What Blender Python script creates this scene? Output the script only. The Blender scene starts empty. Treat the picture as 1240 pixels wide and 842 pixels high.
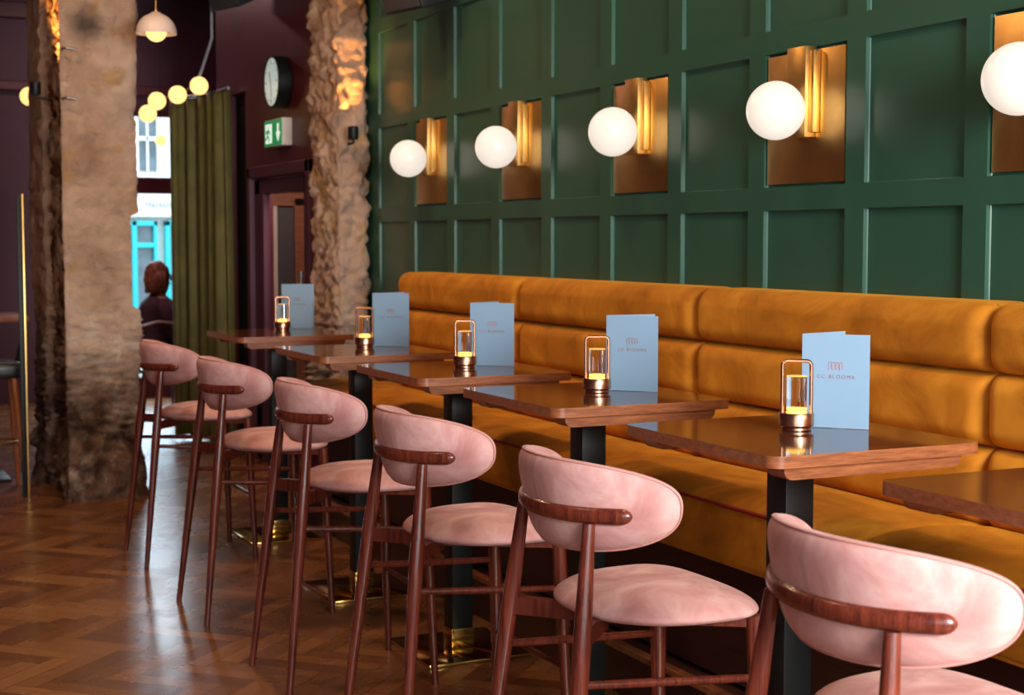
import bpy, bmesh, math, random
from mathutils import Vector, Matrix, noise
random.seed(7)
C = bpy.context.scene.collection
PI = math.pi
SC = bpy.context.scene

# ------------------------------------------------------------------ helpers
def link(o): C.objects.link(o); return o

class MB:
    """collects geometry for one mesh"""
    def __init__(s): s.bm = bmesh.new()
    def box(s, x0, x1, y0, y1, z0, z1, bev=0.0, seg=2):
        r = bmesh.ops.create_cube(s.bm, size=1.0)
        vs = r['verts']
        for v in vs:
            v.co = Vector(((x0+x1)/2 + v.co.x*(x1-x0), (y0+y1)/2 + v.co.y*(y1-y0), (z0+z1)/2 + v.co.z*(z1-z0)))
        if bev > 0:
            es = list({e for v in vs for e in v.link_edges})
            bmesh.ops.bevel(s.bm, geom=es, offset=bev, segments=seg, profile=.5, affect='EDGES')
        return s
    def tube(s, pts, rad, seg=12, flat=1.0, cap=True):
        pts = [Vector(p) for p in pts]; seg = max(seg, 14)
        if not isinstance(rad, (list, tuple)): rad = [rad]*len(pts)
        rings = []
        t0 = (pts[1]-pts[0]).normalized()
        up = Vector((0, 0, 1)) if abs(t0.z) < .9 else Vector((0, 1, 0))
        for i, p in enumerate(pts):
            if i == 0: t = pts[1]-pts[0]
            elif i == len(pts)-1: t = pts[-1]-pts[-2]
            else: t = (pts[i+1]-pts[i]).normalized() + (pts[i]-pts[i-1]).normalized()
            t.normalize()
            a = t.cross(up).normalized(); b = a.cross(t).normalized()
            up = b
            rings.append([s.bm.verts.new(p + a*math.cos(2*PI*k/seg)*rad[i]*flat + b*math.sin(2*PI*k/seg)*rad[i]) for k in range(seg)])
        for i in range(len(rings)-1):
            for k in range(seg):
                s.bm.faces.new((rings[i][k], rings[i][(k+1) % seg], rings[i+1][(k+1) % seg], rings[i+1][k]))
        if cap:
            s.bm.faces.new(rings[0][::-1]); s.bm.faces.new(rings[-1])
        return s
    def lathe(s, prof, cx=0, cy=0, seg=32, M=None):
        """prof: (r,z) list; r==0 closes"""
        rings = []
        for r, z in prof:
            if r < 1e-6:
                rings.append([s.bm.verts.new((cx, cy, z))])
            else:
                rings.append([s.bm.verts.new((cx+r*math.cos(2*PI*k/seg), cy+r*math.sin(2*PI*k/seg), z)) for k in range(seg)])
        new = [v for r in rings for v in r]
        for i in range(len(rings)-1):
            A, B = rings[i], rings[i+1]
            for k in range(seg):
                k2 = (k+1) % seg
                if len(A) == 1 and len(B) == 1: continue
                if len(A) == 1: s.bm.faces.new((A[0], B[k2], B[k]))
                elif len(B) == 1: s.bm.faces.new((A[k], A[k2], B[0]))
                else: s.bm.faces.new((A[k], A[k2], B[k2], B[k]))
        if M is not None:
            for v in new: v.co = M @ v.co
        return s
    def ball(s, c, r, u=32, v=20, sc=(1, 1, 1)):
        n = len(s.bm.verts)
        res = bmesh.ops.create_uvsphere(s.bm, u_segments=u, v_segments=v, radius=r)
        for q in res['verts']: q.co = Vector(c) + Vector((q.co.x*sc[0], q.co.y*sc[1], q.co.z*sc[2]))
        return s
    def grid(s, fn, nu, nv, closeu=False):
        V = [[s.bm.verts.new(fn(i, j)) for j in range(nv)] for i in range(nu)]
        for i in range(nu if closeu else nu-1):
            for j in range(nv-1):
                s.bm.faces.new((V[i][j], V[(i+1) % nu][j], V[(i+1) % nu][j+1], V[i][j+1]))
        return V
    def prism(s, poly, d0, d1, axis='y', bev=0):
        """poly in the two other axes, extruded along axis"""
        def P(a, b, d):
            return {'y': (a, d, b), 'x': (d, a, b), 'z': (a, b, d)}[axis]
        A = [s.bm.verts.new(P(a, b, d0)) for a, b in poly]
        B = [s.bm.verts.new(P(a, b, d1)) for a, b in poly]
        n = len(poly)
        fs = [s.bm.faces.new(A[::-1]), s.bm.faces.new(B)]
        for k in range(n): fs.append(s.bm.faces.new((A[k], A[(k+1) % n], B[(k+1) % n], B[k])))
        if bev:
            es = list({e for f in fs[:2] for e in f.edges})
            bmesh.ops.bevel(s.bm, geom=es, offset=bev, segments=3, profile=.5, affect='EDGES')
        return s
    def obj(s, name, mat=None, parent=None, smooth=28, subsurf=0):
        bmesh.ops.recalc_face_normals(s.bm, faces=s.bm.faces)
        me = bpy.data.meshes.new(name); s.bm.to_mesh(me); s.bm.free()
        if smooth:
            me.polygons.foreach_set('use_smooth', [True]*len(me.polygons))
            if smooth < 180: me.set_sharp_from_angle(angle=math.radians(smooth))
        o = link(bpy.data.objects.new(name, me))
        if mat: me.materials.append(mat)
        if parent is not None: o.parent = parent
        if subsurf:
            m = o.modifiers.new('sub', 'SUBSURF'); m.levels = subsurf; m.render_levels = subsurf
        return o

def tag(o, label, cat, group=None, kind=None):
    if label: o['label'] = label
    if cat: o['category'] = cat
    if group: o['group'] = group
    if kind: o['kind'] = kind
    return o
def thing(name, label, cat, loc=(0, 0, 0), rz=0, group=None):
    o = link(bpy.data.objects.new(name, None))
    o.location = loc; o.rotation_euler = (0, 0, rz); o.empty_display_size = .1
    return tag(o, label, cat, group)
def struct(o): o['kind'] = 'structure'; return o
def dup(root, loc, rz=None, label=None):
    r = root.copy(); C.objects.link(r); r.location = loc
    if rz is not None: r.rotation_euler = (0, 0, rz)
    if label: r['label'] = label
    for ch in list(root.children):
        c = ch.copy(); C.objects.link(c); c.parent = r
        for g in ch.children:
            d = g.copy(); C.objects.link(d); d.parent = c
    return r

# ------------------------------------------------------------------ materials
def new_mat(name):
    m = bpy.data.materials.new(name); m.use_nodes = True
    nt = m.node_tree
    return m, nt, nt.nodes['Principled BSDF']
def nd(nt, t, **kw):
    n = nt.nodes.new(t)
    for k, v in kw.items():
        if k.startswith('i_'): n.inputs[k[2:].replace('_', ' ')].default_value = v
        else: setattr(n, k, v)
    return n
def coords(nt, scale=(1, 1, 1), rot=(0, 0, 0), kind='Object'):
    tc = nd(nt, 'ShaderNodeTexCoord'); mp = nd(nt, 'ShaderNodeMapping')
    mp.inputs['Scale'].default_value = scale; mp.inputs['Rotation'].default_value = rot
    nt.links.new(tc.outputs[kind], mp.inputs[0]); return mp.outputs[0]
def noise_tex(nt, vec, scale, detail=4, rough=.55, dist=0):
    n = nd(nt, 'ShaderNodeTexNoise'); n.inputs['Scale'].default_value = scale
    n.inputs['Detail'].default_value = detail; n.inputs['Roughness'].default_value = rough
    n.inputs['Distortion'].default_value = dist
    nt.links.new(vec, n.inputs['Vector']); return n.outputs['Fac']
def ramp(nt, fac, stops):
    r = nd(nt, 'ShaderNodeValToRGB'); cr = r.color_ramp
    while len(cr.elements) < len(stops): cr.elements.new(.5)
    for e, (p, c) in zip(cr.elements, stops):
        e.position = p; e.color = (c[0], c[1], c[2], 1) if not isinstance(c, float) else (c, c, c, 1)
    nt.links.new(fac, r.inputs[0]); return r.outputs[0]
def bump(nt, b, h, strength=.3, dist=.01):
    n = nd(nt, 'ShaderNodeBump'); n.inputs['Strength'].default_value = strength; n.inputs['Distance'].default_value = dist
    nt.links.new(h, n.inputs['Height']); nt.links.new(n.outputs[0], b.inputs['Normal']); return n

def simple(name, col, rough=.5, metal=0, spec=.5, var=.12, vscale=12, bmp=0.0, coat=0, coat_r=.1):
    m, nt, b = new_mat(name)
    v = coords(nt); f = noise_tex(nt, v, vscale, 5)
    d = [max(0, c*(1-var)) for c in col]; l = [min(1, c*(1+var)) for c in col]
    nt.links.new(ramp(nt, f, [(.3, d), (.7, l)]), b.inputs['Base Color'])
    b.inputs['Roughness'].default_value = rough; b.inputs['Metallic'].default_value = metal
    b.inputs['Specular IOR Level'].default_value = spec
    b.inputs['Coat Weight'].default_value = coat; b.inputs['Coat Roughness'].default_value = coat_r
    if bmp: bump(nt, b, noise_tex(nt, v, vscale*6, 4), bmp, .002)
    return m
def emit(name, col, strength):
    m, nt, b = new_mat(name)
    b.inputs['Base Color'].default_value = (*[min(1, c) for c in col], 1)
    b.inputs['Emission Color'].default_value = (*col, 1); b.inputs['Emission Strength'].default_value = strength
    b.inputs['Roughness'].default_value = .25
    return m
def velvet(name, dark, mid, light, patch=5):
    m, nt, b = new_mat(name)
    v = coords(nt)
    f = noise_tex(nt, v, patch, 6, .6, .8)
    nt.links.new(ramp(nt, f, [(.3, dark), (.5, mid), (.72, light)]), b.inputs['Base Color'])
    b.inputs['Roughness'].default_value = .75; b.inputs['Specular IOR Level'].default_value = .25
    b.inputs['Sheen Weight'].default_value = .18; b.inputs['Sheen Roughness'].default_value = .4
    b.inputs['Sheen Tint'].default_value = (*[min(1, c*1.6) for c in light], 1)
    bump(nt, b, noise_tex(nt, v, 260, 2), .15, .0015)
    return m
def wood(name, dark, light, rough=.3, scale=(1, 1, 1), coat=0.0, wave=2.0, contrast=.5):
    """long fibrous grain: noise stretched along the board"""
    m, nt, b = new_mat(name)
    v = coords(nt, scale)
    f = noise_tex(nt, v, wave, 6, .62, .5)
    fine = noise_tex(nt, coords(nt, [c*5 if c > 2 else c for c in scale]), wave, 3, .6, .1)
    mx = nd(nt, 'ShaderNodeMath', operation='MULTIPLY_ADD'); mx.inputs[1].default_value = .65
    h = nd(nt, 'ShaderNodeMath', operation='MULTIPLY'); h.inputs[1].default_value = .35
    nt.links.new(f, mx.inputs[0]); nt.links.new(fine, h.inputs[0]); nt.links.new(h.outputs[0], mx.inputs[2])
    nt.links.new(ramp(nt, mx.outputs[0], [(.5-contrast*.3, dark), (.5+contrast*.3, light)]), b.inputs['Base Color'])
    b.inputs['Roughness'].default_value = rough
    b.inputs['Coat Weight'].default_value = coat; b.inputs['Coat Roughness'].default_value = .12
    return m
def glass(name, tint=(1, 1, 1), solid=True):
    m = bpy.data.materials.new(name); m.use_nodes = True; nt = m.node_tree; nt.nodes.clear()
    out = nd(nt, 'ShaderNodeOutputMaterial')
    if solid:
        g = nd(nt, 'ShaderNodeBsdfGlass'); g.inputs['IOR'].default_value = 1.45; g.inputs['Color'].default_value = (*tint, 1)
        g.inputs['Roughness'].default_value = 0.0
        nt.links.new(g.outputs[0], out.inputs[0])
    else:
        t = nd(nt, 'ShaderNodeBsdfTransparent'); t.inputs[0].default_value = (*tint, 1)
        g = nd(nt, 'ShaderNodeBsdfGlossy'); g.inputs['Roughness'].default_value = .02
        fr = nd(nt, 'ShaderNodeFresnel'); fr.inputs[0].default_value = 1.3
        mx = nd(nt, 'ShaderNodeMixShader')
        ge = nd(nt, 'ShaderNodeNewGeometry'); iv = nd(nt, 'ShaderNodeMath', operation='SUBTRACT'); iv.inputs[0].default_value = 1
        nt.links.new(ge.outputs['Backfacing'], iv.inputs[1]); mf = nd(nt, 'ShaderNodeMath', operation='MULTIPLY')
        nt.links.new(fr.outputs[0], mf.inputs[0]); nt.links.new(iv.outputs[0], mf.inputs[1]); nt.links.new(mf.outputs[0], mx.inputs[0]); nt.links.new(t.outputs[0], mx.inputs[1]); nt.links.new(g.outputs[0], mx.inputs[2])
        nt.links.new(mx.outputs[0], out.inputs[0])
    return m
def brass(name, col=(.62, .34, .1), rough=.28, brushed=True):
    m, nt, b = new_mat(name)
    v = coords(nt, (1, 1, 40) if brushed else (1, 1, 1))
    f = noise_tex(nt, v, 6, 4)
    v2 = coords(nt); f2 = noise_tex(nt, v2, 5, 5, .6, .5)
    nt.links.new(ramp(nt, f2, [(.3, [c*.82 for c in col]), (.7, [min(1, c*1.12) for c in col])]), b.inputs['Base Color'])
    b.inputs['Metallic'].default_value = 1; b.inputs['Roughness'].default_value = rough
    return m

def stone_mat(name):
    m, nt, b = new_mat(name)
    v = coords(nt)
    big = noise_tex(nt, v, 2.2, 6, .6, .6)
    base = ramp(nt, big, [(.25, (.36, .22, .15)), (.42, (.50, .335, .24)), (.58, (.60, .425, .32)), (.75, (.70, .54, .43))])
    # ochre blotches and pale lime patches
    o = noise_tex(nt, v, 5.0, 3, .5, .3)
    om = ramp(nt, o, [(.60, 0.0), (.66, .6)])
    mix1 = nd(nt, 'ShaderNodeMixRGB'); mix1.inputs[2].default_value = (.50, .30, .09, 1)
    nt.links.new(om, mix1.inputs[0]); nt.links.new(base, mix1.inputs[1])
    p = noise_tex(nt, coords(nt, (1, 1, 1.6)), 11, 5, .65, .8)
    pm = ramp(nt, p, [(.60, 0.0), (.74, .55)])
    mix2 = nd(nt, 'ShaderNodeMixRGB'); mix2.inputs[2].default_value = (.66, .52, .42, 1)
    nt.links.new(pm, mix2.inputs[0]); nt.links.new(mix1.outputs[0], mix2.inputs[1])
    pz = nd(nt, 'ShaderNodeMapRange'); pz.inputs[1].default_value = 1.2; pz.inputs[2].default_value = .95; pz.inputs[3].default_value = 0; pz.inputs[4].default_value = .9
    spz = nd(nt, 'ShaderNodeSeparateXYZ'); nt.links.new(v, spz.inputs[0]); nt.links.new(spz.outputs[2], pz.inputs[0])
    pq = ramp(nt, noise_tex(nt, v, 6.5, 6, .6, .5), [(.47, 0.0), (.56, 1.0)])
    pmul = nd(nt, 'ShaderNodeMath', operation='MULTIPLY'); nt.links.new(pz.outputs[0], pmul.inputs[0]); nt.links.new(pq, pmul.inputs[1])
    mix2b = nd(nt, 'ShaderNodeMixRGB'); mix2b.inputs[2].default_value = (.72, .58, .47, 1)
    nt.links.new(pmul.outputs[0], mix2b.inputs[0]); nt.links.new(mix2.outputs[0], mix2b.inputs[1]); mix2 = mix2b
    # crumbled lower part: dark brown noise patches, denser towards the bottom
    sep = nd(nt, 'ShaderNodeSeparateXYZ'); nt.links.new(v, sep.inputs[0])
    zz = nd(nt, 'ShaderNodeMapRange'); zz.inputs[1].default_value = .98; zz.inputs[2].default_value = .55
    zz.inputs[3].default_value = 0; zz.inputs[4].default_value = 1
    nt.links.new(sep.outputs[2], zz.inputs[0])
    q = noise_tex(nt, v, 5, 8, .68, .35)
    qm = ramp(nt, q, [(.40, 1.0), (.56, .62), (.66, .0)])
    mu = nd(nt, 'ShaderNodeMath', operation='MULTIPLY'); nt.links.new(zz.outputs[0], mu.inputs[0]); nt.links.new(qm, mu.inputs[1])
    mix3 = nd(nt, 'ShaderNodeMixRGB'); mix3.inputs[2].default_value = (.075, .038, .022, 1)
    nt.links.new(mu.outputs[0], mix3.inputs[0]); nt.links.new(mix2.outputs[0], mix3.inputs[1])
    # black scorch mark high on the front face
    ds = nd(nt, 'ShaderNodeVectorMath', operation='DISTANCE'); ds.inputs[1].default_value = (1.60, 9.2, 2.80); nt.links.new(v, ds.inputs[0])
    dn = nd(nt, 'ShaderNodeMath', operation='MULTIPLY_ADD'); dn.inputs[1].default_value = .10; nt.links.new(noise_tex(nt, v, 14, 4), dn.inputs[0]); nt.links.new(ds.outputs['Value'], dn.inputs[2])
    sm = ramp(nt, dn.outputs[0], [(.08, .85), (.20, 0.0)])
    mixs = nd(nt, 'ShaderNodeMixRGB'); mixs.inputs[2].default_value = (.04, .03, .025, 1)
    nt.links.new(sm, mixs.inputs[0]); nt.links.new(mix3.outputs[0], mixs.inputs[1]); mix3 = mixs
    # darker brown on broken arrises and the left flank: driven by the stored 'broken' attribute
    at = nd(nt, 'ShaderNodeAttribute'); at.attribute_name = 'broken'
    mix4 = nd(nt, 'ShaderNodeMixRGB'); mix4.inputs[2].default_value = (.12, .05, .025, 1)
    nt.links.new(at.outputs['Fac'], mix4.inputs[0]); nt.links.new(mix3.outputs[0], mix4.inputs[1])
    nt.links.new(mix4.outputs[0], b.inputs['Base Color'])
    b.inputs['Roughness'].default_value = .85; b.inputs['Specular IOR Level'].default_value = .25
    bump(nt, b, noise_tex(nt, v, 16, 8, .7, .6), 1.0, .03)
    return m

def herringbone(name, w=.085, n=5):
    """procedural herringbone parquet"""
    m, nt, b = new_mat(name)
    L = nt.links.new
    def M(op, a, c=None, c3=None):
        k = nd(nt, 'ShaderNodeMath', operation=op)
        for i, val in enumerate((a, c, c3)):
            if val is None: continue
            if isinstance(val, (int, float)): k.inputs[i].default_value = val
            else: L(val, k.inputs[i])
        return k.outputs[0]
    vec = coords(nt, (1/w, 1/w, 1/w), (0, 0, math.radians(45)))
    sep = nd(nt, 'ShaderNodeSeparateXYZ'); L(vec, sep.inputs[0])
    X, Y = sep.outputs[0], sep.outputs[1]
    i, j = M('FLOOR', X), M('FLOOR', Y)
    fx, fy = M('FRACT', X), M('FRACT', Y)
    t = M('FLOORED_MODULO', M('SUBTRACT', i, j), 2*n)
    t = M('FLOOR', M('ADD', t, .5))
    horiz = M('LESS_THAN', t, n-.5)
    off_v = M('SUBTRACT', 2*n-1, t)
    idx = M('ADD', M('MULTIPLY', horiz, M('SUBTRACT', i, t)), M('MULTIPLY', M('SUBTRACT', 1, horiz), M('ADD', i, .37)))
    idy = M('ADD', M('MULTIPLY', horiz, j), M('MULTIPLY', M('SUBTRACT', 1, horiz), M('ADD', M('SUBTRACT', j, off_v), .71)))
    cx = nd(nt, 'ShaderNodeCombineXYZ'); L(idx, cx.inputs[0]); L(idy, cx.inputs[1])
    wn = nd(nt, 'ShaderNodeTexWhiteNoise'); wn.noise_dimensions = '2D'; L(cx.outputs[0], wn.inputs['Vector'])
    rnd = wn.outputs['Value']
    along = M('ADD', M('MULTIPLY', horiz, M('ADD', t, fx)), M('MULTIPLY', M('SUBTRACT', 1, horiz), M('ADD', off_v, fy)))
    across = M('ADD', M('MULTIPLY', horiz, fy), M('MULTIPLY', M('SUBTRACT', 1, horiz), fx))
    gv = nd(nt, 'ShaderNodeCombineXYZ')
    L(M('ADD', M('MULTIPLY', along, .35), M('MULTIPLY', rnd, 97)), gv.inputs[0])
    L(M('MULTIPLY', across, 3.2), gv.inputs[1]); L(M('MULTIPLY', rnd, 31), gv.inputs[2])
    grain = noise_tex(nt, gv.outputs[0], 2.2, 6, .65, 1.0)
    e1 = M('MINIMUM', across, M('SUBTRACT', 1, across))
    e2 = M('MINIMUM', along, M('SUBTRACT', n, along))
    edge = M('MINIMUM', e1, e2)
    gap = M('LESS_THAN', edge, .018)
    tone = M('ADD', M('MULTIPLY', rnd, .62), M('MULTIPLY', grain, .5))
    col = ramp(nt, tone, [(.15, (.11, .040, .014)), (.45, (.19, .073, .025)), (.7, (.26, .107, .036)), (.95, (.34, .15, .054))])
    mx = nd(nt, 'ShaderNodeMixRGB'); mx.inputs[2].default_value = (.015, .006, .004, 1)
    L(M('MULTIPLY', gap, .8), mx.inputs[0]); L(col, mx.inputs[1])
    L(mx.outputs[0], b.inputs['Base Color'])
    wear = noise_tex(nt, coords(nt), 2.5, 5, .6)
    L(ramp(nt, wear, [(.3, .20), (.7, .34)]), b.inputs['Roughness'])
    b.inputs['Coat Weight'].default_value = .15; b.inputs['Coat Roughness'].default_value = .2
    h = M('ADD', M('MULTIPLY', M('SUBTRACT', 1, gap), .6), M('MULTIPLY', rnd, .4))
    hh = M('ADD', h, M('MULTIPLY', noise_tex(nt, coords(nt), 7, 3), .8))
    bump(nt, b, hh, .10, .004)
    return m

MT = {}
MT['green'] = simple('green_paint', (.031, .098, .064), .30, spec=.55, var=.06, vscale=3, bmp=.05)
MT['purple'] = simple('aubergine_paint', (.100, .028, .056), .5, var=.12, vscale=3, bmp=.05)
MT['maroon'] = simple('maroon_paint', (.125, .016, .026), .42, var=.15, vscale=3, bmp=.05)
MT['black'] = simple('black_steel', (.008, .010, .010), .45, spec=.28, var=.3)
MT['blackp'] = simple('black_plastic', (.02, .02, .022), .4, var=.2)
MT['brass'] = brass('brushed_brass', (.74, .44, .145), .36)
MT['brassb'] = brass('bright_brass', (.80, .52, .17), .34)
MT['gold'] = brass('polished_gold_plate', (.80, .50, .13), .10, False)
MT['bronze'] = brass('brushed_rose_bronze', (.50, .27, .17), .27)
MT['mustard'] = velvet('mustard_velvet', (.34, .105, .005), (.53, .190, .011), (.72, .305, .026), 4)
MT['pink'] = velvet('dusty_pink_velvet', (.43, .175, .16), (.56, .285, .262), (.73, .475, .44), 7)
MT['piping'] = simple('dark_red_piping', (.32, .018, .022), .6)
MT['pinkpipe'] = simple('pink_piping', (.55, .25, .22), .7)
MT['mahog'] = wood('mahogany_wood', (.048, .008, .007), (.215, .043, .021), .24, (30, 30, 1.6), .1, 2.0)
MT['walnut'] = wood('dark_walnut_top', (.075, .024, .011), (.14, .048, .020), .085, (1.2, 14, 14), 0, 2.5)
MT['oak'] = wood('walnut_edge_wood', (.15, .042, .018), (.38, .130, .045), .38, (3, 14, 40), .0, 2.2)
MT['darkwood'] = wood('dark_red_plinth_wood', (.030, .009, .007), (.07, .018, .012), .45, (10, 1, 10), .0, 2)
MT['floor'] = herringbone('herringbone_parquet')
MT['stone'] = stone_mat('weathered_sandstone')
MT['glass'] = glass('clear_acrylic')
MT['doorglass'] = glass('door_pane', (.88, .86, .88), False)
for _n in MT['doorglass'].node_tree.nodes:
    if _n.type == 'FRESNEL': _n.inputs[0].default_value = 1.5
MT['pane'] = glass('window_pane', (.96, .98, .98), False)
MT['globe'] = emit('opal_globe_lit', (1.0, .90, .78), .60)
_b = MT['globe'].node_tree.nodes['Principled BSDF']; _b.inputs['Base Color'].default_value = (.42, .39, .35, 1); _b.inputs['Emission Strength'].default_value = .66
MT['bulb'] = emit('warm_globe_lit', (1.0, .62, .20), 1.5)
MT['candle'] = emit('amber_led_glow', (1.0, .48, .08), 3.2)
MT['glow'] = emit('amber_lit_lid', (1.0, .50, .12), .75)
MT['menu'] = simple('pale_blue_card', (.24, .385, .54), .55, var=.03, vscale=4)
MT['foil'] = simple('copper_foil', (.42, .17, .13), .35, metal=.4, var=.1)
MT['void'] = simple('passage_shade', (.010, .007, .009), .8)  # near-black colour stands in for the shade in the doorway and passage
MT['ceilpaint'] = simple('ceiling_paint', (.06, .03, .035), .7)
MT['white'] = simple('white_render', (.80, .80, .78), .7, var=.05)
MT['whitegloss'] = simple('off_white_enamel', (.72, .60, .55), .4, var=.04)
MT['teal'] = simple('turquoise_paint', (.02, .50, .56), .4, var=.05)
MT['darkglass'] = simple('dark_shop_glass', (.10, .14, .17), .1, var=.5, vscale=3)
MT['curtain'] = simple('olive_velvet_curtain', (.19, .165, .042), .7, var=.2, vscale=6)
MT['signgreen'] = emit('exit_sign_green', (.01, .28, .08), .55)
MT['signwhite'] = emit('exit_sign_white', (.85, .95, .88), .75)
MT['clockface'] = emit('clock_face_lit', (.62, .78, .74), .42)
MT['grey'] = simple('grey_letters', (.35, .38, .42), .6)
MT['grille'] = simple('charcoal_grille', (.055, .052, .055), .5)
MT['steel'] = simple('grey_steel', (.30, .30, .31), .35, metal=.9)
MT['skin'] = simple('skin', (.50, .24, .17), .55, var=.05)
MT['hair'] = simple('auburn_hair', (.30, .10, .055), .5, var=.3, vscale=40)
MT['shirt'] = simple('plum_jumper', (.085, .032, .050), .8, var=.2, vscale=30)
MT['jeans'] = simple('dark_trousers', (.02, .022, .035), .8, var=.2)
MT['tan'] = wood('tan_stool_wood', (.35, .10, .025), (.55, .19, .06), .4, (30, 30, 1.5), .1, 2)
MT['leather'] = simple('black_leather', (.02, .022, .022), .35, var=.2, bmp=.1)
MT['asphalt'] = simple('street_paving', (.25, .27, .28), .8)

# ------------------------------------------------------------------ camera
H = 1.55
cam = bpy.data.cameras.new('camera'); co = link(bpy.data.objects.new('camera', cam))
cam.sensor_width = 36; cam.lens = 1850/1240*36
co.location = (0, 0, H)
co.rotation_euler = (math.radians(90-4.05), 0, -math.radians(25.2575))
cam.dof.use_dof = True; cam.dof.focus_distance = 4.0; cam.dof.aperture_fstop = 5.6
cam.clip_start = .05; cam.clip_end = 200
SC.camera = co

# ------------------------------------------------------------------ room shell
WX = 3.1            # green wall plane
CZ = 3.9
floor = struct(MB().box(-3.6, 6.0, -1.5, 15.2, -.1, 0).obj('floor', MT['floor'], smooth=0))
struct(MB().box(-3.6, 6.0, -1.5, 15.2, CZ, CZ+.1).obj('ceiling', MT['ceilpaint'], smooth=0))
struct(MB().box(-3.6, -3.5, -1.5, 15.2, 0, CZ).obj('wall_left', MT['purple'], smooth=0))
# wall behind the camera with its street windows
wb = MB()
wb.box(-3.5, -2.6, -1.5, -1.4, 0, CZ); wb.box(2.9, 3.1, -1.5, -1.4, 0, CZ)
wb.box(-2.6, 2.9, -1.5, -1.4, 0, .7); wb.box(-2.6, 2.9, -1.5, -1.4, 3.1, CZ)
struct(wb.obj('wall_front', MT['purple'], smooth=0))
wf = MB()
for x in (-2.6, -.77, 1.06, 2.85): wf.box(x-.0, x+.05, -1.49, -1.41, .7, 3.1)
for z in (.7, 3.05): wf.box(-2.6, 2.9, -1.49, -1.41, z, z+.05)
w2 = struct(wf.obj('window_2', MT['purple'], smooth=0))

# panelled green wall: stiles and rails proud of recessed bevelled fields
def green_wall():
    bm = MB(); B = bm.bm
    pitch = .554; fw = .457; dep = .017; bw = .0035
    y0s = [4.498 + pitch*k for k in range(-10, 8)]      # far edge of each field
    rows = [(.12, .57), (.655, 1.11), (1.195, 1.65), (1.73, 2.19), (2.27, 2.735), (2.815, 3.27), (3.35, 3.8)]
    ys = [-1.4]
    for f in y0s: ys += [f-fw, f]
    ys = sorted(set([y for y in ys if -1.4 < y < 8.75])) + [8.75]
    zs = [0]
    for a, b_ in rows: zs += [a, b_]
    zs += [CZ]
    def q(*p): B.faces.new([B.verts.new(v) for v in p])
    for i in range(len(ys)-1):
        ya, yb = ys[i], ys[i+1]
        mid = (ya+yb)/2
        isf = any(f-fw < mid < f for f in y0s) and abs((yb-ya)-fw) < .02
        for j in range(len(zs)-1):
            za, zb = zs[j], zs[j+1]
            if isf and j % 2 == 1:
                X0, X1 = WX, WX+dep
                a, b2, c, d = ya, yb, za, zb
                a1, b1, c1, d1 = ya+bw, yb-bw, za+bw, zb-bw
                lip = .0135
                # small vertical lip then a slope
                q((X0, a, c), (X0, b2, c), (X0+lip, b2-.001, c+.001), (X0+lip, a+.001, c+.001))
                q((X0, b2, c), (X0, b2, d), (X0+lip, b2-.001, d-.001), (X0+lip, b2-.001, c+.001))
                q((X0, b2, d), (X0, a, d), (X0+lip, a+.001, d-.001), (X0+lip, b2-.001, d-.001))
                q((X0, a, d), (X0, a, c), (X0+lip, a+.001, c+.001), (X0+lip, a+.001, d-.001))
                A = X0+lip
                q((A, a+.001, c+.001), (A, b2-.001, c+.001), (X1, b1, c1), (X1, a1, c1))
                q((A, b2-.001, c+.001), (A, b2-.001, d-.001), (X1, b1, d1), (X1, b1, c1))
                q((A, b2-.001, d-.001), (A, a+.001, d-.001), (X1, a1, d1), (X1, b1, d1))
                q((A, a+.001, d-.001), (A, a+.001, c+.001), (X1, a1, c1), (X1, a1, d1))
                q((X1, a1, c1), (X1, b1, c1), (X1, b1, d1), (X1, a1, d1))
            else:
                q((WX, ya, za), (WX, yb, za), (WX, yb, zb), (WX, ya, zb))
    # solid back of the wall
    bm.box(WX+.02, WX+.15, -1.5, 8.75, 0, CZ)
    bmesh.ops.remove_doubles(B, verts=B.verts, dist=1e-5)
    me_o = bm.obj('wall_right', MT['green'], smooth=0)
    return struct(me_o)
gw = green_wall()

# aubergine wall beyond the rock pilaster, with door opening and dark doorway
DX = 2.95
mw = MB()
mw.box(DX, DX+.16, 9.03, 9.20, 0, CZ)                       # near end
mw.box(DX, DX+.16, 9.20, 10.56, 2.00, CZ)                   # above door
mw.box(DX, DX+.16, 10.56, 10.68, 0, CZ)
mw.box(DX, DX+.16, 10.68, 11.16, 2.60, CZ)                  # above dark doorway
mw.box(DX, DX+.16, 11.16, 11.48, 0, CZ)
struct(mw.obj('wall_door_side', MT['maroon'], smooth=0))
struct(MB().box(DX+.003, 3.60, 8.98, 9.028, 0, CZ).obj('wall_return', MT['purple'], smooth=0))
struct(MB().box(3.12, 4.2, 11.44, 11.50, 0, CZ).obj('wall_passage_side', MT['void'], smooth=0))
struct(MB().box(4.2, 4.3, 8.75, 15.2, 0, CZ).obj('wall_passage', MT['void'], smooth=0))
struct(MB().box(3.12, 4.2, 8.76, 8.80, 0, CZ).obj('wall_passage_end', MT['void'], smooth=0))

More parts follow.
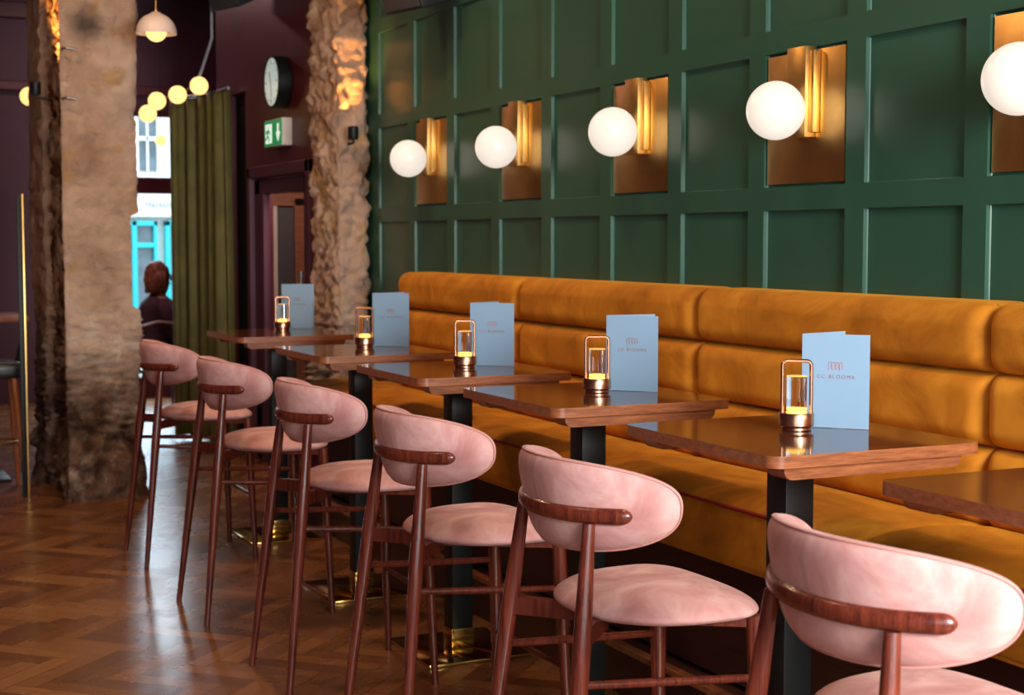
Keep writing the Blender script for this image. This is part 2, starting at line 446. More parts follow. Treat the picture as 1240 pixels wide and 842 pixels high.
# back wall with the window opening
bwl = MB()
bwl.box(-3.5, 2.35, 15.0, 15.2, 0, CZ); bwl.box(3.75, 6.0, 15.0, 15.2, 0, CZ)
bwl.box(2.35, 3.75, 15.0, 15.2, 2.80, CZ); bwl.box(2.35, 3.75, 15.0, 15.2, 0, .12)
struct(bwl.obj('wall_back', MT['purple'], smooth=0))
w1 = MB()
w1.box(2.35, 2.42, 15.02, 15.1, .12, 2.8); w1.box(3.68, 3.75, 15.02, 15.1, .12, 2.8)
w1.box(2.35, 3.75, 15.02, 15.1, .12, .2); w1.box(2.35, 3.75, 15.02, 15.1, 2.74, 2.8)
w1.box(2.35, 3.75, 14.97, 15.1, 1.995, 2.15)
win = struct(w1.obj('window_1', MT['maroon'], smooth=0))
MB().box(2.42, 3.68, 15.05, 15.056, .2, 2.74).obj('pane', MT['pane'], win, smooth=0)
# conduit rails running across the back wall
tr = MB(); tr.box(-3.4, 3.84, 14.9, 15.0, 2.93, 3.02, .01); tr.box(-3.4, 2.35, 14.93, 15.0, 3.6, 3.75, .01)
struct(tr.obj('trim_2', MT['maroon'], smooth=0))

# raised platform under the banquette with its nosing
struct(MB().box(2.52, WX-.001, -1.38, 8.1, 0, .165).obj('platform', MT['darkwood'], smooth=0))
struct(MB().box(2.495, 2.53, -1.38, 8.1, .160, .184, .004).obj('trim_1', MT['oak'], smooth=0))

# ------------------------------------------------------------------ door in the maroon wall
dr = MB()
dr.box(DX-.03, DX+.10, 9.16, 9.23, 0, 2.05, .006); dr.box(DX-.03, DX+.10, 10.50, 10.56, 0, 2.05, .006)
dr.box(DX-.03, DX+.10, 9.16, 10.56, 1.97, 2.05, .006)
door = struct(dr.obj('door_1', MT['purple'], smooth=0))
lf = MB()
lf.box(DX+.005, DX+.045, 9.24, 9.36, .02, 1.96, .004); lf.box(DX+.005, DX+.045, 10.36, 10.49, .02, 1.96, .004)
lf.box(DX+.005, DX+.045, 9.24, 10.49, 1.86, 1.96, .004); lf.box(DX+.005, DX+.045, 9.24, 10.49, .02, .5, .004)
lf.box(DX+.0, DX+.05, 10.26, 10.36, .5, 1.86, .004)
lf.obj('door_leaf', MT['purple'], door, smooth=0)
MB().box(DX+.022, DX+.028, 9.36, 10.36, .5, 1.86).obj('glass_panel', MT['doorglass'], door, smooth=0)
MB().tube([(DX-.035, 9.30, .85), (DX-.035, 9.30, 1.35)], .012).tube([(DX-.035, 9.30, .88), (DX+.01, 9.30, .88)], .008).tube([(DX-.035, 9.30, 1.32), (DX+.01, 9.30, 1.32)], .008).obj('door_handle', MT['steel'], door)

struct(MB().box(DX+.06, DX+.10, 10.68, 11.16, 0, 2.60, .003).obj('doorway_shade', MT['void'], smooth=0))  # added dark sheet in place of the shade inside the doorway
# added posts behind the door glass, standing in for reflections in it
struct(MB().box(3.22, 3.30, 11.10, 11.20, 0, 1.80, .004).obj('reflection_post_pale', MT['whitegloss'], smooth=0))
struct(MB().box(3.44, 3.60, 11.12, 11.22, 0, 1.86, .004).box(3.22, 3.60, 11.12, 11.22, 1.80, 1.90, .004).obj('reflection_post_wood', MT['oak'], smooth=0))
struct(MB().box(3.30, 3.44, 11.16, 11.20, 0, 1.80).obj('reflection_panel', MT['grille'], smooth=0))
# ------------------------------------------------------------------ stone pillar and rock pilaster
def rough_block(name, x0, x1, y0, y1, z0, z1, ds, dz, amp, sides, notch=None, seed=0, mat='stone', corner_amp=.05, crumb_all=0.0):
    """perimeter swept up in z and displaced by rock noise; sides: list of perimeter corner points"""
    pts = []; nor = []; cr = []
    P = sides; n = len(P)
    for k in range(n):
        a = Vector((*P[k], 0)); b = Vector((*P[(k+1) % n], 0)); L = (b-a).length
        m = max(2, int(L/ds)); d = (b-a)/L; nn = Vector((d.y, -d.x, 0))
        for q in range(m):
            t = q/m; s = t*L
            pts.append(a + (b-a)*t)
            e = min(s, L-s); w = max(0, 1-e/.05)
            # blend normals near corners
            prev = (a - Vector((*P[k-1], 0))).normalized(); pn = Vector((prev.y, -prev.x, 0))
            nxt = (Vector((*P[(k+2) % n], 0)) - b).normalized(); xn = Vector((nxt.y, -nxt.x, 0))
            if s < L-s: N = (nn*(1-w*.5) + pn*w*.5)
            else: N = (nn*(1-w*.5) + xn*w*.5)
            nor.append(N.normalized()); cr.append(w)
    nz = int((z1-z0)/dz)
    mb = MB(); attr = []
    off = Vector((seed*3.1, seed*1.7, seed*2.3))
    def fn(i, j):
        z = z0 + (z1-z0)*j/(nz-1); p = pts[i].copy(); p.z = z
        q = p + off
        low = min(1, max(0, (1.1-z)/.7)); n0 = abs(noise.noise(q*14))
        n1 = noise.turbulence(q*1.6, 4, False)*.9
        n2 = noise.turbulence(q*(7-2.8*low), 4, True)
        n3 = noise.noise(Vector((q.x*2, q.y*2, q.z*5)))
        d = amp*(.5*(n1-.6) + (.65+1.3*low+crumb_all)*(n2-.5)) - corner_amp*cr[i]*(.35+.65*abs(n3)+.5*n2)*(.4+low*.6+crumb_all)
        d -= .010*max(0, .25-n0)/.25*(.4+low)
        if notch and z < .34:
            bl = noise.noise(Vector((q.x*5.5, q.y*5.5, q.z*4.5+9)))
            d += .10*max(0, bl+.12)*min(1, (.34-z)/.10)
        # bed joints between the blocks
        for k, zj in enumerate((.48, .94, 1.37, 1.86, 2.3, 2.78, 3.3)):
            wob = zj + .012*noise.noise(Vector((q.x*4, q.y*4, k)))
            g = abs(z-wob)
            if g < .012: d -= .012*(1-g/.012)
        r_ = p + nor[i]*d
        if notch and nor[i].x < -.6 and p.y < 9.84 + .05*n3: d -= .03 + .10*abs(n2-.5) ; r_ = p + nor[i]*d
        if notch: r_.x = min(r_.x, PX1 + .02 - .085*notch(p))
        return r_
    V = mb.grid(fn, len(pts), nz, True)
    mb.bm.verts.ensure_lookup_table()
    o = mb.obj(name, MT[mat], smooth=180)
    at = o.data.attributes.new('broken', 'FLOAT', 'POINT')
    vals = []
    for i in range(len(pts)):
        for j in range(nz):
            z = z0+(z1-z0)*j/(nz-1)
            v = noise.turbulence((pts[i]+Vector((0, 0, z))+off)*6, 3, False)
            side = 1.0 if (nor[i].x < -.6 and pts[i].y < 9.80 and crumb_all == 0) else 0.0
            vals.append(max(0, min(1, (cr[i]*.45 + side*1.1) * (.45+v))))
    at.data.foreach_set('value', vals)
    return o
def notch(p):
    if p.x > 1.5:
        z = p.z
        return max(0, min(1, (z-1.12)/.03))*max(0, min(1, (1.72-z)/.03))
    return 0
PX0, PX1, PY0, PY1 = 1.42, 1.905, 9.2, 10.45
pil = rough_block('stone_pillar', 0, 0, 0, 0, 0, CZ, .014, .014, .035, [(PX0, PY0), (PX1, PY0), (PX1, PY1), (PX0, PY1)], notch, 1)
struct(pil)
nib = rough_block('rock_pilaster', 0, 0, 0, 0, 0, CZ, .012, .014, .05, [(2.85, 8.45), (3.09, 8.45), (3.09, 8.97), (2.85, 8.97)], None, 5, corner_amp=.03, crumb_all=.7)
struct(nib)
pil.name = 'stone_pillar'; nib.name = 'rock_pillar'

# little pipe hooks in the pillar face
for z, lb in ((2.65, 'upper grey metal pipe hook in the stone pillar face'), (2.365, 'lower grey metal pipe hook in the stone pillar face')):
    x = 1.46
    o = MB().tube([(x, 9.24, z), (x, 9.14, z), (x+.012, 9.13, z), (x+.06, 9.13, z-.004), (x+.068, 9.13, z-.012)], .007, 10).obj('pipe_hook', MT['steel'])
    tag(o, lb, 'hook', 'pipe hooks on the stone pillar')

# brass-edged post beside the pillar
t = thing('brass_post', 'slim brass edged black post standing against the left side of the stone pillar', 'post', (1.26, 9.50, 0))
MB().box(-.006, .006, -.012, .012, 0, 1.82, .002).obj('brass_edge', MT['brassb'], t)
MB().box(-.035, -.006, -.006, .006, 0, 1.80, .002).obj('black_strip', MT['black'], t)

# uplighters
def uplight(loc, d, label):
    t = thing('uplighter', label, 'spotlight', loc, 0, 'uplighters on the rough stone')
    dx, dy = d
    MB().lathe([(0, 0), (.026, 0), (.03, .01), (.03, .07), (.026, .075), (.024, .06), (0, .06)]).obj('lamp_body', MT['black'], t)
    MB().tube([(0, 0, .02), (0, 0, -.02), (dx*.05, dy*.05, -.02), (dx*.075, dy*.075, -.02)], .008, 8).obj('bracket', MT['black'], t)
    MB().lathe([(0, .064), (.022, .064), (.022, .066), (0, .066)]).obj('lens', MT['bulb'], t)
    return t
uplight((1.335, 9.40, 2.40), (1, 0), 'small black uplighter on the left flank of the stone pillar')
uplight((2.935, 8.35, 2.12), (0, 1), 'small black uplighter on the rock pilaster beside the green wall')
def lamp(kind, name, loc, energy, col, **kw):
    l = bpy.data.lights.new(name, kind); l.energy = energy; l.color = col
    for k, v in kw.items():
        if k not in ('rot', 'target'): setattr(l, k, v)
    o = link(bpy.data.objects.new(name, l)); o.location = loc
    if 'rot' in kw: o.rotation_euler = kw['rot']
    if 'target' in kw:
        d = Vector(kw['target']) - Vector(loc); o.rotation_euler = d.to_track_quat('-Z', 'Y').to_euler()
    return o
AMB = (1.0, .46, .10)
lamp('SPOT', 'uplight_beam', (1.335, 9.40, 2.475), 110, AMB, target=(1.42, 9.46, 3.2), spot_size=math.radians(80), spot_blend=.6, shadow_soft_size=.02)
lamp('SPOT', 'uplight_beam', (2.930, 8.375, 2.20), 24, AMB, target=(2.94, 8.46, 2.95), spot_size=math.radians(75), spot_blend=.6, shadow_soft_size=.02)

# ------------------------------------------------------------------ brass panels and globe sconces
def brass_panel(yc, label):
    t = thing('brass_wall_plate', label, 'wall panel', (WX, yc, 1.96), 0, 'brass panels in the green wall')
    # sheet, slightly inside the recess, with returned edges
    hw, hh = .2285, .230
    mb = MB(); mb.box(.0045, .0145, -hw+.012, hw-.012, -hh+.01, hh-.010, .0015)
    mb.obj('brass_sheet', MT['brass'], t)
    return t
def sconce(yc, label):
    t = thing('wall_sconce', label, 'wall light', (WX, yc, 1.975), 0, 'globe sconces on the brass panels')
    # backplate + stepped channel
    MB().box(-.040, .004, -.050, .055, -.085, .215, .0015).obj('backplate', MT['brass'], t)
    MB().box(-.024, .003, -.074, -.0505, -.070, .200, .001).obj('channel_strip', MT['brassb'], t)
    MB().tube([(-.040, -.012, 0), (-.058, -.020, 0)], .024, 20).obj('globe_holder', MT['brassb'], t)
    MB().ball((-.138, -.022, 0), .097, 40, 26).obj('globe', MT['globe'], t)
    return t
base_far = 4.498
names_p = ['nearest brass wall panel at the right edge of the photo', 'second brass wall panel from the right, above the table with the nearest menu',
           'middle brass wall panel, third from the right', 'fourth brass wall panel from the right', 'farthest brass wall panel, beside the rock pilaster']
names_s = ['globe wall light cut by the right edge of the photo', 'largest whole globe wall light, second from the right',
           'middle globe wall light of the five, on the third brass panel', 'fourth globe wall light from the right', 'smallest and farthest globe wall light, nearest the rock pilaster']
for k in range(5):
    far = base_far + 1.108*(k-1)
    yc = far - .2285
    brass_panel(yc, names_p[k])
    sconce(yc-.012, names_s[k])

# ------------------------------------------------------------------ banquette
def banquette():
    t = thing('banquette', 'long mustard velvet banquette with channelled back along the green wall', 'bench', (0, 0, 0))
    seams = [-1.22, .25, 1.72, 3.19, 4.66, 6.13, 7.62]
    R = .065
    def g(e):
        e = max(0, min(1, e)); return math.sqrt(max(0, 1-(1-e)**2))
    rnd = random.Random(3)
    # back cushions: three rolls high
    tiers = [(.760, .982), (.982, 1.185), (1.185, 1.378)]
    for a, b in zip(seams[:-1], seams[1:]):
        for ti, (za, zb) in enumerate(tiers):
            top = ti == 2
            prof = []
            nv = 22
            for j in range(nv):
                v = j/(nv-1)
                if not top:
                    z = za + (zb-za)*v
                    d = min(z-za, zb-z)/.055
                    prof.append((2.975, z, g(d)))
                else:
                    # rises, rolls over the top and runs back to the wall
                    if v < .6:
                        z = za + (zb-.05-za)*v/.6; prof.append((2.975, z, g((z-za)/.055)))
                    elif v < .9:
                        th = (v-.6)/.3*PI/2
                        prof.append((2.975-.062+.062*0 + .062*(1-math.cos(th)) , zb-.05+.05*math.sin(th), -1))
                    else:
                        prof.append((2.975 + (v-.9)/.1*.12, zb, -2))
            ys = []
            L = b-a
            nE = 9
            for q in range(nE): ys.append(a + R*(1-math.cos(q/(nE-1)*PI/2)))
            for q in range(1, 24): ys.append(a+R + (L-2*R)*q/24)
            for q in range(nE): ys.append(b - R*(1-math.cos((nE-1-q)/(nE-1)*PI/2)))
            mb = MB()
            def fn(i, j):
                y = ys[i]; x, z, gg = prof[j]
                ey = g(min(y-a, b-y)/R)
                puff = .004*noise.noise(Vector((y*5, z*7, ti*3)))
                if gg >= 0: X = x - .068*gg*(.05+.95*ey) - puff*gg*ey
                elif gg == -1: X = x + .055*(1-ey) - puff; z = z - .018*(1-ey)*((z-(zb-.05))/.05)
                else: X = x; z = z - .018*(1-ey)
                return (X, y, z)
            V = mb.grid(fn, len(ys), nv)
            # close the ends back to the board
            for row in (V[0], V[-1]):
                bk = [mb.bm.verts.new((3.06 if top else 3.0, v.co.y, v.co.z)) for v in row]
                for k in range(len(row)-1): mb.bm.faces.new((row[k], row[k+1], bk[k+1], bk[k]))
            o = mb.obj('back_cushion', MT['mustard'], t, smooth=60)
    # backboard
    MB().box(2.99, 3.098, -1.22, 7.61, .60, 1.350, .01).obj('backboard', MT['mustard'], t)
    # seat cushions
    ss = [-1.22, .25, 1.72, 3.19, 4.66, 6.13, 8.00]
    for a, b in zip(ss[:-1], ss[1:]):
        prof = [(2.505, .590), (2.500, .62), (2.500, .70), (2.500, .742), (2.503, .757), (2.515, .768), (2.54, .777), (2.60, .786), (2.70, .790), (2.80, .786), (2.90, .776), (2.99, .765)]
        ys = []; L = b-a; R2 = .04
        for q in range(7): ys.append(a + R2*(1-math.cos(q/6*PI/2)))
        for q in range(1, 24): ys.append(a+R2+(L-2*R2)*q/24)
        for q in range(7): ys.append(b - R2*(1-math.cos((6-q)/6*PI/2)))
        mb = MB()
        def fn(i, j):
            y = ys[i]; x, z = prof[j]; ey = g(min(y-a, b-y)/R2)
            if z > .745: z = z - .02*(1-ey) + .005*noise.noise(Vector((y*3, x*4, 1)))*ey
            else: x = x + .012*(1-ey)
            return (x, y, z)
        V = mb.grid(fn, len(ys), len(prof))
        for row in (V[0], V[-1]):
            bk = [mb.bm.verts.new((v.co.x, v.co.y, .59)) for v in row]
            for k in range(len(row)-1):
                try: mb.bm.faces.new((row[k], row[k+1], bk[k+1], bk[k]))
                except Exception: pass
        mb.obj('seat_cushion', MT['mustard'], t, smooth=50)
        MB().tube([(2.500, a+.012+(b-a-.024)*q/12, .757 if 0 < q < 12 else .748) for q in range(13)], .0055, 8).obj('piping', MT['piping'], t)
    MB().box(2.508, 2.99, -1.21, 7.99, .575, .735, .004).obj('seat_frame', MT['mustard'], t)
    MB().box(2.60, 3.095, -1.2, 7.98, .184, .58).obj('plinth', MT['darkwood'], t, smooth=0)
banquette()

# ------------------------------------------------------------------ tables
TZ = 1.0675
def make_table(label, x, y):
    t = thing('bar_table', label, 'table', (x, y, 0), 0, 'bar tables along the banquette')
    hx, hy, r = .302, .342, .035
    poly = []
    for cx, cy, a0 in ((hx-r, hy-r, 0), (-hx+r, hy-r, 90), (-hx+r, -hy+r, 180), (hx-r, -hy+r, 270)):
        for k in range(13):
            a = math.radians(a0+90*k/12); poly.append((cx+r*math.cos(a), cy+r*math.sin(a)))
    mb = MB(); mb.prism(poly, TZ-.028, TZ, 'z', .003)
    o = mb.obj('tabletop', MT['walnut'], t)
    # lighter, redder edge wood: daylight facing the near edge is put into its colour
    o.data.materials.append(MT['oak'])
    for p in o.data.polygons:
        if abs(p.normal.z) < .5: p.material_index = 1
    for s in (-1, 1):
        yc = s*(hy-.062)
        hb = .032
        pl = [(-.255, TZ-.028), (.255, TZ-.028), (.255, TZ-.036)]
        for k in range(6): a = k/5*PI/2; pl.append((.255-.024+.024*math.cos(a), TZ-.028-hb+.024-.024*math.sin(a)))
        for k in range(6): a = PI/2+k/5*PI/2; pl.append((-.255+.024+.024*math.cos(a), TZ-.028-hb+.024-.024*math.sin(a)))
        pl.append((-.255, TZ-.036))
        MB().prism(pl, yc-.035, yc+.035, 'y').obj('batten', MT['oak'], t)
    MB().box(-.255+.16, -.01+.16-.0, -.125, .125, TZ-.036, TZ-.028, .001).obj('mounting_plate', MT['black'], t)
    cx = -.012
    MB().box(cx-.042, cx+.042, -.042, .042, .085, TZ-.034, .003).obj('column', MT['black'], t)
    MB().box(cx-.045, cx+.045, -.045, .045, .012, .088, .002).obj('column_sleeve', MT['gold'], t)
    MB().box(cx-.205, cx+.205, -.215, .215, 0, .013, .003).obj('base_plate', MT['gold'], t)
    return t
T = [(2.262, 2.10), (2.262, 3.135), (2.262, 4.21), (2.262, 5.245), (2.262, 6.33), (2.29, 7.70)]
tl = ['dark wooden bar table cut off at the right edge of the photo, nothing on it',
      'dark wooden bar table with the nearest lantern and menu, second from the right',
      'dark wooden bar table third from the right, behind the second nearest pink stool',
      'dark wooden bar table fourth from the right, in the middle of the row',
      'dark wooden bar table second from the far end of the row',
      'dark wooden bar table at the far end, in front of the aubergine door']
t0 = make_table(tl[0], *T[0])
for k in range(1, 6): dup(t0, (T[k][0], T[k][1], 0), 0, tl[k])

# ------------------------------------------------------------------ table lanterns
def make_lantern(label, loc):
    t = thing('table_lantern', label, 'table lamp', loc, math.radians(-30), 'cordless lanterns on the tables')
    MB().lathe([(0, 0), (.036, 0), (.038, .002), (.038, .008), (.036, .010), (.043, .012), (.0445, .014), (.0445, .042), (.043, .045), (0, .045)], seg=40).obj('base', MT['bronze'], t)
    # arched handle
    w, h = .036, .178; pts = []
    pts.append((-w, 0, .040)); pts.append((-w, 0, h-.014))
    for k in range(1, 6): a = PI-k/5*PI/2; pts.append((-w+.012+.012*math.cos(a), 0, h-.014+.012*math.sin(a)))
    for k in range(0, 6): a = PI/2-k/5*PI/2; pts.append((w-.012+.012*math.cos(a), 0, h-.014+.012*math.sin(a)))
    pts.append((w, 0, .040))
    MB().tube(pts, .0062, 10, .8).obj('handle', MT['bronze'], t)
    MB().lathe([(0, .062), (.0250, .050), (.0256, .051), (.0256, .1362), (.0250, .137), (0, .137)], seg=36).obj('glass_cylinder', MT['glass'], t)
    MB().lathe([(.0265, .0452), (.0262, .0468), (.024, .0468)] + [(.023*math.cos(a), .048+.012*math.sin(a)) for a in [q*PI/16 for q in range(0, 8)]] + [(0, .060)], seg=32).obj('led_glow', MT['candle'], t)
    MB().lathe([(0, .1372), (.0262, .1372), (.0266, .1378), (.0262, .1385), (0, .1385)], seg=32).obj('glass_lid', MT['glow'], t)
    return t
LP = [(2.295, 3.175), (2.295, 4.235), (2.290, 5.27), (2.325, 6.48), (2.37, 7.90)]
ll = ['rose bronze lantern on the nearest table, beside the nearest menu', 'rose bronze lantern on the third table from the right, in front of its menu',
      'rose bronze lantern on the middle table of the row', 'rose bronze lantern on the second table from the far end',
      'rose bronze lantern on the farthest table, in front of the door']
l0 = make_lantern(ll[0], (*LP[0], TZ))
for k in range(1, 5): dup(l0, (*LP[k], TZ), math.radians([0, -24, -20, -26, -8][k]), ll[k])
for p in []: lamp('POINT', 'lantern_light', (p[0], p[1], TZ+.09), .35, (1, .5, .15), shadow_soft_size=.02)

# ------------------------------------------------------------------ menus
def text_mesh(s, size, name):
    cu = bpy.data.curves.new(name, 'FONT'); cu.body = s; cu.size = size; cu.align_x = 'CENTER'; cu.space_character = 1.35
    cu.extrude = .0002
    o = bpy.data.objects.new(name, cu); C.objects.link(o)
    dg = bpy.context.evaluated_depsgraph_get()
    me = bpy.data.meshes.new_from_object(o.evaluated_get(dg))
    C.objects.unlink(o); bpy.data.objects.remove(o)
    return me
txt = text_mesh('CC BLOOMS', .0135, 'lettering')
txt.materials.append(MT['foil'])
def make_menu(label, L, deg, open_deg=24):
    """L: spine corner, R: free corner of the front cover (x, y)"""
    W = .172; Hh = .240
    ang = math.radians(deg)
    t = thing('menu_card', label, 'menu', (L[0], L[1], TZ+.001), ang, 'folded menus standing on the tables')
    MB().box(0, W, -.0006, .0006, 0, Hh, .0002).obj('front_cover', MT['menu'], t, smooth=0)
    o = MB().box(0, W, -.0006, .0006, 0, Hh, .0002).obj('back_cover', MT['menu'], t, smooth=0)
    o.location = (0, .0014, 0); o.rotation_euler = (0, 0, math.radians(open_deg))
    e = bpy.data.objects.new('lettering', txt); C.objects.link(e); e.parent = t
    e.location = (W*.50, -.0009, Hh*.53); e.rotation_euler = (PI/2, 0, 0)
    # emblem: four small round arches on stems
    mb = MB()
    cx, bz = W*.50, Hh*.635
    for k in range(4):
        x = cx + (k-1.5)*.0095; h = .013 - (.0 if k in (1, 2) else .0)
        pts = [(x-.0034, -.0010, bz-.0045), (x-.0034, -.0010, bz+h)]
        for q in range(1, 8): a = PI-q/8*PI; pts.append((x+.0034*math.cos(a), -.0010, bz+h+.0034*math.sin(a)))
        pts += [(x+.0034, -.0010, bz+h), (x+.0034, -.0010, bz-.001)]
        mb.tube(pts, .0007, 6)
    mb.obj('emblem', MT['foil'], t)
    return t
# front cover of each: spine at left as seen
MN = [((2.346, 3.224), -48), ((2.352, 4.278), -48), ((2.345, 5.345), -38), ((2.374, 6.510), -38), ((2.400, 8.010), -34)]
ml = ['pale blue folded menu on the nearest table, showing its lettering', 'pale blue folded menu on the third table from the right',
      'pale blue folded menu on the middle table of the row', 'pale blue folded menu in front of the rock pilaster, second from the far end',
      'pale blue folded menu on the farthest table, in front of the door']
for k, (L, R) in enumerate(MN): make_menu(ml[k], L, R, [62, 44, 64, 50, 18][k])

# ------------------------------------------------------------------ stools
def make_stool(label, x, y, rz=0):
    t = thing('bar_stool', label, 'stool', (x, y, 0), rz, 'pink bar stools along the tables')
    OX = -.0
    # legs
    for s in (-1, 1):
        f, tp = Vector((-.262, s*.243, 0)), Vector((-.163, s*.165, .925))
        pts = [f.lerp(tp, q/14) for q in range(15)]
        rad = [.0115 + (.0215-.0115)*min(1, (q/14)/.72)**1.1 if q/14 < .72 else .0215-(.0215-.0140)*((q/14-.72)/.28) for q in range(15)]
        MB().tube(pts, rad, 16).obj('leg', MT['mahog'], t)
        f, tp = Vector((.265, s*.243, 0)), Vector((.240, s*.215, .690))
        pts = [f.lerp(tp, q/10) for q in range(11)]
        MB().tube(pts, [.0115+(.0205-.0115)*min(1, q/8) for q in range(11)], 16).obj('leg', MT['mahog'], t)
        # side stretcher
        ra = Vector((-.262, s*.243, 0)).lerp(Vector((-.163, s*.165, .925)), .575/.925)
        fa = Vector((.265, s*.243, 0)).lerp(Vector((.240, s*.215, .690)), .545/.690)
        MB().tube([ra, ra.lerp(fa, .5), fa], [.009, .0105, .009], 12).obj('stretcher', MT['mahog'], t)
    fa = Vector((.265, 1*.243, 0)).lerp(Vector((.240, .215, .690)), .315/.690)
    MB().tube([fa, Vector((fa.x, 0, fa.z)), Vector((fa.x, -fa.y, fa.z))], [.009, .0105, .009], 12).obj('footrest', MT['mahog'], t)
    # seat frame under the cushion: V-shaped rear rail plus side bars to the front legs
    z0, z1 = .652, .694
    mb = MB()
    for s in (-1, 1):
        a = Vector((-.193, s*.188, 0)); b = Vector((-.05, s*.03, 0)); d = (b-a).normalized(); n = Vector((-d.y, d.x, 0))*.012
        poly = [(a+n).to_2d(), (b+n).to_2d(), (b-n).to_2d(), (a-n).to_2d()]
        mb.prism([tuple(p) for p in poly], z0, z1, 'z')
    mb.obj('rear_rail', MT['mahog'], t)
    mb = MB()
    for s in (-1, 1):
        a = Vector((-.06, s*.02, 0)); b = Vector((.240, s*.210, 0)); d = (b-a).normalized(); n = Vector((-d.y, d.x, 0))*.014
        mb.prism([tuple((a+n).to_2d()), tuple((b+n).to_2d()), tuple((b-n).to_2d()), tuple((a-n).to_2d())], .664, .689, 'z')
    mb.box(.225, .250, -.21, .21, .660, .687, .002)
    mb.obj('seat_frame', MT['mahog'], t)
    # seat cushion
    mb = MB(); a_, b_ = .210, .270; cx = .080
    nr, ns = 14, 56
    def outline(th, r):
        c, s_ = math.cos(th), math.sin(th)
        n = 2.25 + (1.15 if c > 0 else 0)*min(1, abs(c)*3)
        ex = math.copysign(abs(c)**(2/n), c); ey = math.copysign(abs(s_)**(2/n), s_)
        X = ex*a_*r; wy = b_*(.92+.08*ex)
        return cx+X, ey*wy*r
    top = []; bot = []
    vt = mb.bm.verts.new((cx, 0, .752)); vb = mb.bm.verts.new((cx, 0, .676))
    for i in range(1, nr+1):
        r = i/nr; rr = math.sin(r*PI/2)
        ht = .702 + .050*(1-rr**2.8)**.58; hb = .702 - .024*(1-rr**5)**.5
        top.append([mb.bm.verts.new((*outline(2*PI*k/ns, rr), ht)) for k in range(ns)])
        if i < nr: bot.append([mb.bm.verts.new((*outline(2*PI*k/ns, rr), hb)) for k in range(ns)])
    bot.append(top[-1])
    for R_, v0 in ((top, vt), (bot, vb)):
        for k in range(ns): mb.bm.faces.new((v0, R_[0][k], R_[0][(k+1) % ns]))
        for i in range(nr-1):
            for k in range(ns): mb.bm.faces.new((R_[i][k], R_[i+1][k], R_[i+1][(k+1) % ns], R_[i][(k+1) % ns]))
    mb.obj('seat', MT['pink'], t, smooth=180)
    # backrest: pill-shaped pad wrapped round an arc
    CX, R0 = .105, .286; zc = .957; hl, hh = .356, .107
    def wrap(s_, h, off):
        th = s_/R0; Rr = R0 + off + h*.20          # the pad flares outwards towards its top
        return Vector((CX-Rr*math.cos(th), -Rr*math.sin(th), zc+h+.003*(abs(s_)/hl)**2))
    mb = MB(); nr, ns = 16, 88; n = 2.5
    def ol(th, r):
        c, s_ = math.cos(th), math.sin(th)
        return math.copysign(abs(c)**(2/n), c)*hl*r, math.copysign(abs(s_)**(2/n), s_)*hh*r
    F = []; B = []
    f0 = mb.bm.verts.new(wrap(0, 0, -.040)); b0 = mb.bm.verts.new(wrap(0, 0, .030))
    for i in range(1, nr+1):
        rr = math.sin(i/nr*PI/2)
        tf = -.040*(1-rr**5)**.5; tb = .030*(1-rr**4)**.5
        F.append([mb.bm.verts.new(wrap(*ol(2*PI*k/ns, rr), tf)) for k in range(ns)])
        if i < nr: B.append([mb.bm.verts.new(wrap(*ol(2*PI*k/ns, rr), tb)) for k in range(ns)])
    B.append(F[-1])
    for R_, v0 in ((F, f0), (B, b0)):
        for k in range(ns): mb.bm.faces.new((v0, R_[0][k], R_[0][(k+1) % ns]))
        for i in range(nr-1):
            for k in range(ns): mb.bm.faces.new((R_[i][k], R_[i+1][k], R_[i+1][(k+1) % ns], R_[i][(k+1) % ns]))
    back = mb.obj('backrest', MT['pink'], t, smooth=180)
    # piped seam round the pad
    pts = [wrap(*ol(2*PI*k/96, .985), .010) for k in range(97)]
    MB().tube(pts, .0022, 6, 1, False).obj('seam_piping', MT['pinkpipe'], back)
    # bent wooden back rail gripping the pad
    pts = []; rad = []
    for k in range(61):
        u = math.sin(PI/2*(-1+2*k/60)); th = u*math.radians(50); Rr = .314
        pts.append((CX-Rr*math.cos(th), -Rr*math.sin(th), .942+.006*abs(u)**2))
        e = 1-abs(u); rad.append(.0185*math.sqrt(max(.04, 1-(1-min(1, e/.10))**2)))
    MB().tube(pts, rad, 14, .72).obj('back_rail', MT['mahog'], t)
    return t
ST = [(1.735, 2.075), (1.735, 3.10), (1.735, 4.09), (1.735, 5.105), (1.728, 6.215), (1.735, 7.395)]
sl = ['pink velvet bar stool nearest the camera, cut by the right edge of the photo',
      'second nearest pink velvet bar stool, its whole seat cushion in view',
      'third nearest pink velvet bar stool, in front of the second whole lantern table',
      'fourth pink velvet bar stool from the camera, in the middle of the row',
      'pink velvet bar stool second from the far end of the row',
      'farthest pink velvet bar stool, beside the stone pillar']
s0 = make_stool(sl[0], *ST[0])
for k in range(1, 6): dup(s0, (*ST[k], 0), math.radians([0, 0, 1, -1, 0, 0][k]), sl[k])

